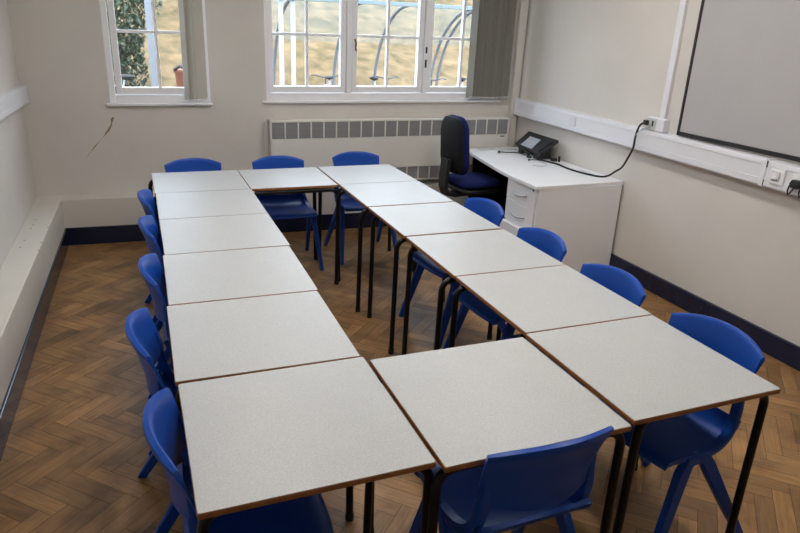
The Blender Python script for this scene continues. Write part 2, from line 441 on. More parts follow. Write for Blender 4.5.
# ------------------------------------------------------------------ radiator
def radiator():
    root = empty('convector_radiator', B(2.14, .07, .42)); tag(root, 'long cream convector radiator under the wide window', 'radiator')
    inv = Matrix.Translation(Vector(root.location)).inverted()
    s0, s1, z0, z1 = .99, 3.29, .415, .985; D = .125
    c = MB()
    wall_box(c, s0, s1, .0, D-.012, z0+.02, z1-.004, .004)             # body
    wall_box(c, s0, s1, D-.03, D, .545, .825, .004)                     # plain front panel
    wall_box(c, s0, s1, .01, D, z1-.014, z1, .003)                      # top lip
    wall_box(c, s0, s0+.016, .01, D, z0, z1, .003); wall_box(c, s1-.016, s1, .01, D, z0, z1, .003)
    wall_box(c, s0, s1, .01, D, z0, z0+.012, .003)
    n = 20; st = (s1-s0-.032)/n
    c.map(B); c.bm.transform(inv); c.build('casing', M['rad'], root)
    for za, zb in ((.832, z1-.016), (z0+.014, .540)):
        g = MB(); wall_box(g, s0+.018, s1-.018, D-.014, D-.005, za, zb); g.map(B); g.bm.transform(inv); go = g.build('grille', M['grille'], root)
        for k in range(1, n):
            s = s0+.016+st*k
            q = MB(); wall_box(q, s-.006, s+.006, D-.012, D, za-.002, zb+.002); q.map(B); q.bm.transform(inv); q.build('divider', M['rad'], go)
    q = MB(); wall_box(q, 3.20, 3.245, D, D+.002, .806, .815); q.map(B); q.bm.transform(inv); q.build('badge', M['blackpl'], root)
    q = MB(); q.cyl(B(.968, .03, .38), B(.968, .03, .97), .009, 10); q.bm.transform(inv); q.build('supply_pipe', M['ledge'], root, smooth=60)
radiator()

# ------------------------------------------------------------------ wall trunking, board, sockets
def trunk_profile(h, d): return [(0, 0), (d-.012, 0), (d, .012), (d, h*.30), (d-.004, h*.31), (d-.004, h*.80), (d, h*.81), (d-.004, h*.97), (d-.016, h), (0, h)]
def trunking(name, side, y0, y1, zf, h, d):
    m = MB(); b = m.bm; rings = []
    for y in (y0, y1):
        rings.append([b.verts.new((XR-x if side > 0 else XL+x, y, zf(y)+z)) for x, z in trunk_profile(h, d)])
    n = len(rings[0])
    for i in range(n): b.faces.new((rings[0][i], rings[0][(i+1) % n], rings[1][(i+1) % n], rings[1][i]))
    b.faces.new(rings[0][::-1]); b.faces.new(rings[1]); bmesh.ops.recalc_face_normals(b, faces=b.faces)
    return m.build(name, M['upvc'], kind='structure')
def zr(y): return .984 + .0125*(y-1.3)
t3 = trunking('trim_3', 1, -2.55, 4.335, zr, .160, .07)
def zl(y): return 1.115 - .028*(y-4.4)
trunking('trim_4', -1, -2.55, 4.54, zl, .135, .05)
m = MB(); m.box((XR-.074, 1.462, zr(1.47)-.002), (XR, 1.492, zr(1.47)+.166), .006); m.build('joint_cover', M['upvc'], t3)
m = MB(); m.box((XR-.0735, 1.4585, zr(1.47)+.118), (XR-.05, 1.463, zr(1.47)+.155)); m.box((XR-.0735, 1.4585, zr(1.47)+.012), (XR-.05, 1.463, zr(1.47)+.045)); m.build('joint_gap', M['blackpl'], t3)
m = MB(); m.box((XR-.026, 2.385, zr(2.4)+.15), (XR, 2.437, H), .004); m.build('trim_5', M['upvc'], kind='structure')
m = MB(); wall_box(m, 3.335, 3.41, 0, .05, .38, H, .006); m.map(B).build('trim_6', M['ledge'], kind='structure')

def whiteboard():
    y0, y1, z0, z1 = -.15, 2.253, 1.163, 2.42
    root = empty('whiteboard', (XR-.01, (y0+y1)/2, z0)); tag(root, 'large greyish whiteboard with thin black frame on the right wall', 'whiteboard')
    inv = Matrix.Translation(Vector(root.location)).inverted()
    x0, x1 = XR-.022, XR; w = .027
    def bx(name, m_, *bs):
        q = MB()
        for lo, hi in bs: q.box(lo, hi, .002)
        q.bm.transform(inv); q.build(name, m_, root)
    bx('board_surface', M['board'], ((x0+.008, y0+.01, z0+.01), (x1, y1-.01, z1-.01)))
    bx('board_frame', M['blackpl'], ((x0, y0, z0), (x1, y1, z0+w)), ((x0, y0, z1-w), (x1, y1, z1)), ((x0, y1-w*.7, z0), (x1, y1, z1)), ((x0, y0, z0), (x1, y0+w, z1)))
whiteboard()

def wall_bits():
    # socket box at the foot of the conduit with a plugged-in lead
    zt = zr(2.4)+.164
    r = empty('wall_socket', (XR, 2.44, zt)); tag(r, 'small white wall socket box at the foot of the vertical conduit', 'socket')
    inv = Matrix.Translation(Vector(r.location)).inverted()
    q = MB(); q.box((XR-.05, 2.355, zt), (XR, 2.53, zt+.088), .005); q.bm.transform(inv); q.build('back_box', M['upvc'], r)
    q = MB(); q.box((XR-.056, 2.43, zt+.003), (XR-.05, 2.527, zt+.085), .002); q.bm.transform(inv); q.build('face_plate', M['greyplate'], r)
    q = MB(); q.box((XR-.059, 2.452, zt+.03), (XR-.0555, 2.463, zt+.068)); q.bm.transform(inv); q.build('slot', M['blackpl'], r)
    # fused switch plate on the trunking
    zs = zr(1.37)+.036; d = XR-.07
    r = empty('switch_plate', (d, 1.375, zs)); tag(r, 'square white switch plate on trunking below the whiteboard', 'switch')
    inv = Matrix.Translation(Vector(r.location)).inverted()
    q = MB(); q.box((d-.010, 1.328, zs), (d+.004, 1.42, zs+.09), .004); q.bm.transform(inv); q.build('plate', M['white'], r)
    q = MB(); q.box((d-.0115, 1.352, zs+.018), (d-.008, 1.412, zs+.074)); q.bm.transform(inv); q.build('recess', M['deskedge'], r)
    q = MB(); q.box((d-.022, 1.362, zs+.03), (d-.009, 1.402, zs+.066), .003); q.bm.transform(inv); q.build('rocker', M['white'], r)
    # double socket further along with two black plugs
    r = empty('double_socket', (d, 1.205, zs)); tag(r, 'white double socket on trunking at the right edge, with two black plugs', 'socket')
    inv = Matrix.Translation(Vector(r.location)).inverted()
    q = MB(); q.box((d-.010, 1.13, zs+.002), (d+.004, 1.278, zs+.088), .004); q.bm.transform(inv); q.build('plate', M['white'], r)
    for y, lab in ((1.236, 'black plug in the left outlet of the double socket'), (1.165, 'black plug in the right outlet of the double socket')):
        p = empty('power_plug', (d-.01, y, zs+.03)); tag(p, lab, 'plug', 'black plugs at the double socket')
        inv2 = Matrix.Translation(Vector(p.location)).inverted()
        q = MB(); q.prism([(y-.026, zs+.012), (y+.026, zs+.012), (y+.03, zs+.036), (y+.018, zs+.058), (y-.018, zs+.058), (y-.03, zs+.036)], 0, .03, .004)
        q.map(lambda a, b, c: (d-.0115-c, a, b)); q.bm.transform(inv2); q.build('plug_body', M['blackpl'], p, smooth=50)
        q = MB(); q.sweep([(d-.03, y, zs+.015), (d-.036, y+.012, zs-.016), (d-.03, y+.03, zs-.032), (d-.018, y+.046, zs-.012), (d-.016, y+.042, zs+.02)], .0042, 8)
        q.bm.transform(inv2); q.build('lead', M['rubber'], p, smooth=60)
    y = 3.38; zs = zr(y)+.042
    q = MB(); q.box((d-.006, y-.042, zs), (d+.006, y+.042, zs+.078), .003)
    tag(q.build('blank_plate', M['greyplate2']), 'blank square outlet plate on the trunking above the teacher desk', 'plate')
M['shell'] = mat('matt black chair shell', (.010, .010, .012), .65, spec=.2, bump=.08, bscale=150)
M['greyplate2'] = mat('blank plate plastic', (.68, .67, .69), .4)
M['greyplate'] = mat('socket face plate', (.55, .56, .54), .4)
wall_bits()

# ------------------------------------------------------------------ tables
TT = .73
def make_table():
    r = empty('classroom_table')
    q = MB(); q.box((-.3, -.3, TT-.0185), (.3, .3, TT-.0012), .003, 3); q.build('table_top', M['edge'], r, smooth=40)
    q = MB()
    b = .004
    q.prism([(-.2982, -.2982+b), (-.2982+b, -.2982), (.2982-b, -.2982), (.2982, -.2982+b), (.2982, .2982-b), (.2982-b, .2982), (-.2982+b, .2982), (-.2982, .2982-b)], TT-.0016, TT)
    q.build('laminate_surface', M['laminate'], r)
    zt = TT-.036
    for sy in (-1, 1):
        for sx in (-1, 1):
            y = sy*.252
            pts = [(sx*.312, y, .012), (sx*.307, y, .35), (sx*.304, y, zt-.055)]
            pts += [Vector((sx*(.304-.055+.055*math.cos(a)), y, zt-.055+.055*math.sin(a))) for a in [PI/2*k/6 for k in range(1, 7)]]
            pts += [(0, y, zt)]
            q = MB(); q.sweep(pts, .0145, 12); lo = q.build('leg', M['black'], r, smooth=50)
            q = MB(); q.cyl((sx*.312, y, 0), (sx*.312, y, .03), .0165, 12); q.build('foot_cap', M['rubber'], lo, smooth=50)
    for sx in (-1, 1):
        q = MB(); q.box((sx*.2-.012, -.252, zt-.010), (sx*.2+.012, .252, zt+.015), .003); q.build('rail', M['black'], r)
    return r
tables = []
LX = [.303, .309, .309, .300, .289, .297]; LY = [3.328, 2.724, 2.120, 1.514, .907, .297]
RX = [1.519, 1.523, 1.528, 1.533, 1.536, 1.533]; RY = [3.340, 2.7385, 2.124, 1.506, .900, .294]
ordL = ['at the far left corner of the table ring', 'second from the back in the left row', 'third from the back in the left row', 'third from the front in the left row', 'second from the front in the left row', 'at the near left corner of the table ring']
ordR = ['at the far right corner of the table ring', 'second from the back in the right row', 'third from the back in the right row', 'third from the front in the right row', 'second from the front in the right row', 'at the near right corner of the table ring']
for k in range(6):
    tables.append((LX[k], LY[k], (.3, -.2, .2, -.4, -.3, .4)[k], 'square speckled white table ' + ordL[k]))
    tables.append((RX[k], RY[k], (.4, .3, .3, .0, .2, .3)[k], 'square speckled white table ' + ordR[k]))
tables.append((.909, .272, .3, 'square speckled white table closing the near end between the two rows'))
tables.append((.907, 3.326, .4, 'square speckled white table closing the far end between the two rows'))
FRAME = {0: (-.012, -.012, 0, 0, 0), 3: (-.018, -.018, -.018, -.018, 0), 5: (-.017, .024, .01, .01, 0), 7: (-.034, .014, 0, 0, 0), 8: (.016, .016, -.025, 0, 0), 10: (.016, .016, 0, .015, 0), 9: (.0, -.012, 0, 0, 0),
         11: (.078, .05, .006, .006, .004), 12: (0, 0, 0, 0, -.010), 13: (0, 0, 0, -.04, -.036)}   # left front, left back, right front, right back, along
t0 = make_table()
for i, (x, y, a, lab) in enumerate(tables):
    o = t0 if i == 0 else copy_tree(t0)
    o.location = (x, y, 0); o.rotation_euler = (0, 0, math.radians(a))
    tag(o, lab, 'table', 'square tables pushed into a ring')
    for ch in o.children:                     # the tops do not sit dead centre on their frames
        if ch.name.startswith(('leg', 'rail')):
            fl = FRAME.get(i, (.016, .016, 0, 0, 0)); v = ch.data.vertices[0].co
            ch.location = (fl[(0 if v.x < 0 else 2) + (0 if v.y < 0 else 1)], fl[4], 0)

# ------------------------------------------------------------------ blue chairs
def make_chair():
    r = empty('plastic_chair')
    SH = .452
    # seat: waterfall front, dished middle, turned-up rear
    prof = [(.187, SH-.020), (.185, SH-.012), (.176, SH-.005), (.152, SH-.001), (.09, SH-.004), (0, SH-.010), (-.10, SH-.008), (-.155, SH+.004), (-.19, SH+.030), (-.205, SH+.062)]
    def fs(u, v):
        t = v*(len(prof)-1); i = min(int(t), len(prof)-2); f = t-i
        y = prof[i][0]*(1-f)+prof[i+1][0]*f; z = prof[i][1]*(1-f)+prof[i+1][1]*f
        x = (u-.5)*2; wd = .205 - .022*max(0, -y-.05)/.15
        side = abs(x)**4
        z -= .006*side*(1 if y > -.15 else .2); z += -.004*(1-x*x)
        y2 = y - .025*side*max(0, y-.05)/.16
        return (x*wd, y2, z)
    q = MB(); q.sheet(fs, 14, 22, lambda u, v: .013+.008*abs(2*u-1)**6); q.build('seat', M['blue'], r, smooth=50)
    # backrest: concave panel with a thick rolled top edge
    def back_y(x): return -.252 + .058*abs(x)**2.0
    def fb(u, v):
        x = (u-.5)*2
        ztop = .772 + .032*(1-abs(x)**2.4); zbot = .585 - .020*(1-x*x) + .012*abs(x)**3
        z = zbot + (ztop-zbot)*v
        wd = .186 + .013*v
        y = back_y(x) + .004 - .062*(v-.5) - .016*(1-v)**5
        return (x*wd, y, z)
    q = MB(); q.sheet(fb, 22, 24, lambda u, v: (.011 + .019*max(0, (v-.62)/.38)**1.6)*(1-.55*(max(0, v-.92)/.08)**2)*(1-.35*abs(2*u-1)**10))
    bo = q.build('backrest', M['blue'], r, smooth=55)
    # side uprights rising from the seat sides into the panel
    for sx in (-1, 1):
        pts = [(sx*.196, .07, SH-.020), (sx*.195, -.04, SH-.020), (sx*.191, -.115, SH-.006), (sx*.184, -.158, SH+.03), (sx*.178, -.178, SH+.08), (sx*.174, -.184, SH+.13), (sx*.174, -.187, SH+.175), (sx*.175, -.194, SH+.225)]
        P = []
        for i in range(len(pts)-1):
            for k in range(3):
                f = k/3; P.append(Vector(pts[i]).lerp(Vector(pts[i+1]), f))
        P.append(Vector(pts[-1]))
        for _ in range(3): P = [P[0]] + [(P[i-1]+P[i]*2+P[i+1])/4 for i in range(1, len(P)-1)] + [P[-1]]
        prof2 = [(.65, .75), (-.65, .75), (-.8, .5), (-.8, -.5), (-.65, -.75), (.65, -.75), (.8, -.5), (.8, .5)]
        q = MB(); q.sweep(P, [.021*(1-.62*max(0, (k/(len(P)-1)-.68)/.32)) for k in range(len(P))], shape=prof2, up=(1, 0, 0)); q.build('upright', M['blue'], bo, smooth=50)
    # A-frame legs under each side
    for sx in (-1, 1):
        for sy, yf in ((1, .195), (-1, -.300)):
            top = Vector((sx*.199, sy*.036+.015, SH-.026)); foot = Vector((sx*.236, yf, 0))
            t2 = top + Vector((0, sy*.016, -.020))
            p = [top - Vector((0, sy*.05, -.003)), top, t2.lerp(foot, .06), t2.lerp(foot, .5), foot]
            prof3 = [(.62, .9), (.5, 1), (-.5, 1), (-.62, .9), (-.62, -.9), (-.5, -1), (.5, -1), (.62, -.9)]
            q = MB(); q.sweep(p, [.020, .023, .025, .022, .018], shape=prof3, up=(1, 0, 0))
            for v in q.bm.verts:
                if v.co.z < .02: v.co.z = max(v.co.z, 0) if v.co.z > -.001 else 0
            q.build('leg', M['blue'], r, smooth=40)
    return r
chairs = [
 (.182, .310, -90, 'tucked under the near left corner table, nearest the front'),
 (.136, .917, -90, 'on the left side, second from the front'),
 (.184, 1.525, -91, 'on the left side, third from the front, tucked under the left row'),
 (.190, 2.165, -90, 'on the left side, second from the back, tucked under the left row'),
 (.192, 2.750, -91, 'on the left side, furthest to the back'),
 (.297, 3.478, 180, 'at the far end, leftmost of the three'),
 (.926, 3.478, 180, 'at the far end, middle of the three'),
 (1.580, 3.560, 180, 'at the far end, rightmost of the three'),
 (1.662, 2.115, 96, 'on the right side, furthest back, beside the desk drawers'),
 (1.652, 1.468, 94, 'on the right side, second from the back'),
 (1.640, .882, 93, 'on the right side, second from the front'),
 (1.650, .298, 95, 'at the near right corner table, nearest the front'),
 (.900, .155, 1.5, 'at the near end of the ring with its back towards us'),
]
c0 = make_chair()
for i, (x, y, a, lab) in enumerate(chairs):
    o = c0 if i == 0 else copy_tree(c0)
    o.location = (x, y, 0); o.rotation_euler = (0, 0, math.radians(a))
    tag(o, 'blue plastic chair ' + lab, 'chair', 'blue moulded chairs around the tables')

# ------------------------------------------------------------------ teacher desk
DT = .73
def desk():
    r = empty('teacher_desk', (3.0, 3.4, 0)); tag(r, 'white teacher desk with drawers against the right wall', 'desk')
    inv = Matrix.Translation(Vector(r.location)).inverted()
    def put(q, name, m_, p=None, smooth=None):
        q.bm.transform(inv); return q.build(name, m_, p or r, smooth)
    poly = [(2.612, 2.690), (3.421, 2.712), (3.402, 4.222), (2.855, 4.222), (2.80, 4.13), (2.755, 4.03), (2.715, 3.80), (2.675, 3.55), (2.635, 3.28), (2.615, 3.08)]
    put(MB().prism(poly, DT-.026, DT, .003), 'desk_top', M['desk'])
    put(MB().box((2.645, 2.700, 0), (3.40, 2.722, DT-.026), .002), 'side_panel', M['desk'])
    put(MB().box((2.87, 4.17, 0), (3.36, 4.192, DT-.026), .002), 'side_panel', M['blackpl'])
    put(MB().box((3.325, 2.722, .12), (3.345, 4.17, DT-.026), .002), 'modesty_panel', M['blackpl'])
    # pedestal
    x0, y0, y1 = 2.655, 2.726, 3.135
    pd = put(MB().box((x0, y0, .06), (3.25, y1, DT-.03), .002), 'pedestal', M['desk'])
    put(MB().box((x0+.03, y0+.02, 0), (3.2, y1-.02, .06)), 'plinth', M['blackpl'], pd)
    put(MB().box((x0-.004, y1, .06), (3.25, y1+.006, DT-.03)), 'pedestal_side', M['blackpl'], pd)
    for z0, z1, out, hz in ((.545, .698, 0, .618), (.370, .540, 0, .448), (.065, .362, .035, .28)):
        d = put(MB().box((x0-.018-out, y0+.002, z0), (x0-.001, y1-.004, z1), .002), 'drawer', M['desk'])
        if out: put(MB().box((x0-.002-out, y0+.02, z0+.02), (x0-.001, y1-.03, z1-.03), 0), 'drawer_box', M['deskedge'], d)
        ya, yb_ = 3.035, 2.838; pts = []
        for k in range(11):
            t = k/10; pts.append((x0-.020-out-.026*math.sin(PI*t)**.7, ya+(yb_-ya)*t, hz-.012*math.sin(PI*t)))
        put(MB().sweep(pts, .006, 8), 'handle', M['steel'], d, 60)
    put(MB().cyl((x0-.020, 2.762, .682), (x0-.016, 2.762, .682), .008, 12), 'lock', M['blackpl'], pd, 60)
    put(MB().prism([(3.27, 2.975), (3.335, 2.985), (3.345, 3.13), (3.285, 3.125)], DT-.001, DT+.0025), 'cable_port', M['deskedge'])
desk()

def desk_things():
    # tilted black device near the wall
    r = empty('desk_device', (3.26, 3.8, DT)); tag(r, 'black tilted desktop device with grey panel on the teacher desk', 'device')
    inv = Matrix.Translation(Vector(r.location)).inverted()
    def put(q, name, m_, p=None, smooth=None):
        q.bm.transform(inv); return q.build(name, m_, p or r, smooth)
    A, Dn = Vector((3.205, 4.01, .805)), Vector((3.19, 3.575, .795))
    Bf, Cn = Vector((3.355, 4.03, .915)), Vector((3.355, 3.55, .912))
    n = (Dn-A).cross(Bf-A).normalized()
    if n.z < 0: n = -n
    def P(u, v, h): return (A.lerp(Dn, u)).lerp(Bf.lerp(Cn, u), v) + n*h
    body = put(MB().hexa([P(0, 0, -.030), P(1, 0, -.030), P(1, 1, -.030), P(0, 1, -.030)], [P(0, 0, 0), P(1, 0, 0), P(1, 1, 0), P(0, 1, 0)], .006), 'body', M['blackpl'])
    put(MB().hexa([P(.22, .06, -.001), P(.66, .06, -.001), P(.60, .70, -.001), P(.22, .70, -.001)], [P(.22, .06, .002), P(.66, .06, .002), P(.60, .70, .002), P(.22, .70, .002)]), 'display_panel', M['greypanel'])
    put(MB().hexa([P(.80, .05, -.002), P(.96, .05, -.002), P(.96, .9, -.002), P(.80, .9, -.002)], [P(.80, .05, .012), P(.96, .05, .012), P(.96, .9, .012), P(.80, .9, .012)], .005), 'side_ridge', M['blackpl'])
    put(MB().hexa([(3.215, 3.90, DT), (3.25, 3.90, DT), (3.25, 3.955, DT), (3.215, 3.955, DT)], [(3.215, 3.90, .80), (3.25, 3.90, .82), (3.25, 3.955, .82), (3.215, 3.955, .80)], .004), 'foot', M['blackpl'])
    put(MB().hexa([(3.20, 3.60, DT), (3.33, 3.60, DT), (3.33, 3.685, DT), (3.20, 3.685, DT)], [(3.215, 3.60, .785), (3.33, 3.60, .865), (3.33, 3.66, .865), (3.215, 3.66, .785)], .006), 'foot', M['blackpl'])
    put(MB().hexa([(3.30, 3.62, DT), (3.335, 3.62, DT), (3.335, 3.97, DT), (3.30, 3.97, DT)], [(3.31, 3.62, .865), (3.335, 3.62, .88), (3.335, 3.97, .88), (3.31, 3.97, .865)]), 'back_prop', M['blackpl'])
    arch = [P(.10, -.02, -.02), P(.30, -.10, .0), P(.52, -.14, -.004), P(.68, -.18, -.03), Vector((3.165, 3.715, DT+.03)), Vector((3.16, 3.70, DT+.008)), Vector((3.17, 3.66, DT+.012))]
    put(MB().sweep(arch, [.008, .010, .010, .009, .010, .011, .010], 8), 'coiled_lead', M['rubber'], None, 60)
    # leads
    z = DT+.0080
    L = [(3.185, 3.585, z+.003), (3.215, 3.50, z+.002), (3.25, 3.36, z), (3.235, 3.22, z), (3.24, 3.08, z), (3.27, 2.95, z), (3.310, 2.86, z+.002), (3.335, 2.80, z+.022), (3.35, 2.74, z+.07), (3.35, 2.68, .85), (3.338, 2.62, .93), (3.325, 2.565, 1.02), (3.315, 2.55, 1.10), (3.315, 2.535, 1.165), (3.325, 2.52, 1.20), (3.345, 2.50, 1.212), (3.352, 2.49, 1.213)]
    S = [Vector(p) for p in L]
    def cat(S, n=5):
        out = []
        for i in range(len(S)-1):
            p0, p1, p2, p3 = S[max(i-1, 0)], S[i], S[i+1], S[min(i+2, len(S)-1)]
            for k in range(n):
                t = k/n; out.append(.5*((2*p1)+(p2-p0)*t+(2*p0-5*p1+4*p2-p3)*t*t+(-p0+3*p1-3*p2+p3)*t**3))
        return out+[S[-1]]
    r = empty('power_cable', (3.25, 3.3, DT)); tag(r, 'black power cable drooping from wall socket onto the teacher desk', 'cable')
    inv = Matrix.Translation(Vector(r.location)).inverted()
    put(MB().sweep(cat(S), .0075, 8), 'cable', M['rubber'], r, 60)
    put(MB().box((3.325, 2.474, 1.196), (3.353, 2.512, 1.232), .006), 'plug', M['blackpl'], r)
    S2 = [Vector((3.35, 2.47, 1.185)), Vector((3.325, 2.50, 1.165)), Vector((3.312, 2.53, 1.135)), Vector((3.312, 2.555, 1.09)), Vector((3.318, 2.566, 1.04))]
    put(MB().sweep(cat(S2), .0028, 6), 'thin_lead', M['greypanel'], r, 60)
    def lead(pts, rad, lab, m_, tip=None, nm='lead'):
        r = empty(nm, pts[0]); tag(r, lab, 'lead'); nonlocal inv
        inv = Matrix.Translation(Vector(pts[0])).inverted()
        put(MB().sweep(cat([Vector(p) for p in pts]), rad, 6), 'wire', m_, r, 60)
        if tip: put(MB().ball(pts[0], tip), 'tip', M['blackpl'], r, 60)
    lead([(3.012, 3.953, DT+.012), (3.08, 3.95, DT+.0062), (3.17, 3.93, DT+.0062), (3.19, 3.87, DT+.006), (3.19, 3.78, DT+.006)], .0042, 'straight black lead with round tip lying across the desk', M['rubber'], .011, 'audio_lead')
    lead([(3.093, 3.567, DT+.011), (3.15, 3.585, DT+.0062), (3.19, 3.56, DT+.0055), (3.228, 3.535, DT+.0055)], .0038, 'short black lead with plug tip in front of the device', M['rubber'], .010, 'jack_lead')
    lead([(3.015, 3.38, DT+.003), (3.065, 3.33, DT+.003), (3.13, 3.355, DT+.003), (3.175, 3.44, DT+.003), (3.165, 3.52, DT+.003)], .0024, 'thin grey wire curled on the desk in front of the device', M['greypanel'], None, 'grey_wire')
    q = MB(); q.box((3.30, 3.50, DT), (3.34, 3.555, DT+.028), .004); q.cyl((3.305, 3.545, DT+.014), (3.305, 3.585, DT+.03), .009, 10); q.cyl((3.35, 3.49, DT+.0), (3.35, 3.49, DT+.05), .010, 10)
    tag(q.build('cable_connector', M['blackpl']), 'black connector block beside the device at the wall', 'connector')
    q = MB(); q.box((2.90, 4.09, DT), (3.08, 4.19, DT+.002), 0, mtx=None); tag(q.build('paper_sheet', M['paper']), 'pale sheet lying at the far end of the teacher desk', 'paper')
    q = MB(); q.box((3.12, 4.07, DT), (3.27, 4.19, DT+.012), .003); tag(q.build('plastic_tray', M['paper']), 'flat pale tray behind the device at the desk corner', 'tray')
desk_things()

# ------------------------------------------------------------------ office chair
def office_chair():
    r = empty('office_chair', (2.655, 3.76, 0), math.radians(-84)); tag(r, 'black and blue swivel office chair facing the teacher desk', 'office chair')
    def rr(w, h, rad, n=6):
        P = []
        for cx, cy, a in ((w-rad, h-rad, 0), (-w+rad, h-rad, 90), (-w+rad, -h+rad, 180), (w-rad, -h+rad, 270)):
            for k in range(n+1):
                t = math.radians(a+90*k/n); P.append((cx+rad*math.cos(t), cy+rad*math.sin(t)))
        return P
    def backm(x, y, z):                       # prism xy -> x,z; curved and leaning
        Z = y+.855
        return (x*(1-.10*max(0, (Z-.9))/.2), -.225 - z + .10*x*x/.22 - .10*(Z-.86) + .06*((Z-.80)**2)/.06*.3, Z)
    P = rr(.188, .245, .11)
    def slab(P, z0, z1, inset):
        q = MB(); b = q.bm; rings = []
        for s, z in ((1-inset, z0), (1, z0+(z1-z0)*.35), (1, z0+(z1-z0)*.7), (1-inset, z1)): rings.append([b.verts.new((x*s, y*s, z)) for x, y in P])
        for i in range(3):
            for k in range(len(P)): b.faces.new((rings[i][k], rings[i][(k+1) % len(P)], rings[i+1][(k+1) % len(P)], rings[i+1][k]))
        b.faces.new(rings[0][::-1]); b.faces.new(rings[3])
        return q
    q = slab(P, -.035, .02, .08); q.map(backm); q.build('back_cushion', M['bluefab'], r, smooth=60)
    q = slab([(x*.96, y*.97) for x, y in P], .016, .05, .12); q.map(backm); q.build('back_shell', M['shell'], r, smooth=60)
    q = slab(rr(.215, .20, .10), .505, .56, .08); q.build('seat_cushion', M['bluefab'], r, smooth=60)
    q = slab(rr(.20, .19, .09), .45, .497, .10); q.build('seat_pan', M['blackpl'], r, smooth=60)
    q = MB(); q.sweep([(0, .02, .435), (0, -.20, .425), (0, -.275, .44), (0, -.30, .51), (0, -.295, .62), (0, -.285, .74)], .055, shape=[(1, .3), (-1, .3), (-1, -.3), (1, -.3)], up=(1, 0, 0)); q.build('back_bar', M['blackpl'], r)
    q = MB(); q.cyl((0, 0, .12), (0, 0, .45), .026, 16); q.box((-.07, -.09, .415), (.07, .09, .452), .006); q.build('gas_column', M['blackpl'], r, smooth=40)
    for k in range(5):
        a = 2*PI*k/5+.3; c, s = math.cos(a), math.sin(a)
        q = MB(); q.sweep([(.02*c, .02*s, .125), (.15*c, .15*s, .112), (.29*c, .29*s, .085)], [.024, .021, .016], 8); leg = q.build('base_arm', M['blackpl'], r, smooth=50)
        q = MB(); q.cyl((.29*c-.022*s, .29*s+.022*c, .029), (.29*c-.006*s, .29*s+.006*c, .029), .029, 14); q.cyl((.29*c+.006*s, .29*s-.006*c, .029), (.29*c+.022*s, .29*s-.022*c, .029), .029, 14)
        q.cyl((.29*c, .29*s, .03), (.29*c, .29*s, .085), .009, 8); q.build('caster', M['rubber'], leg, smooth=50)
office_chair()

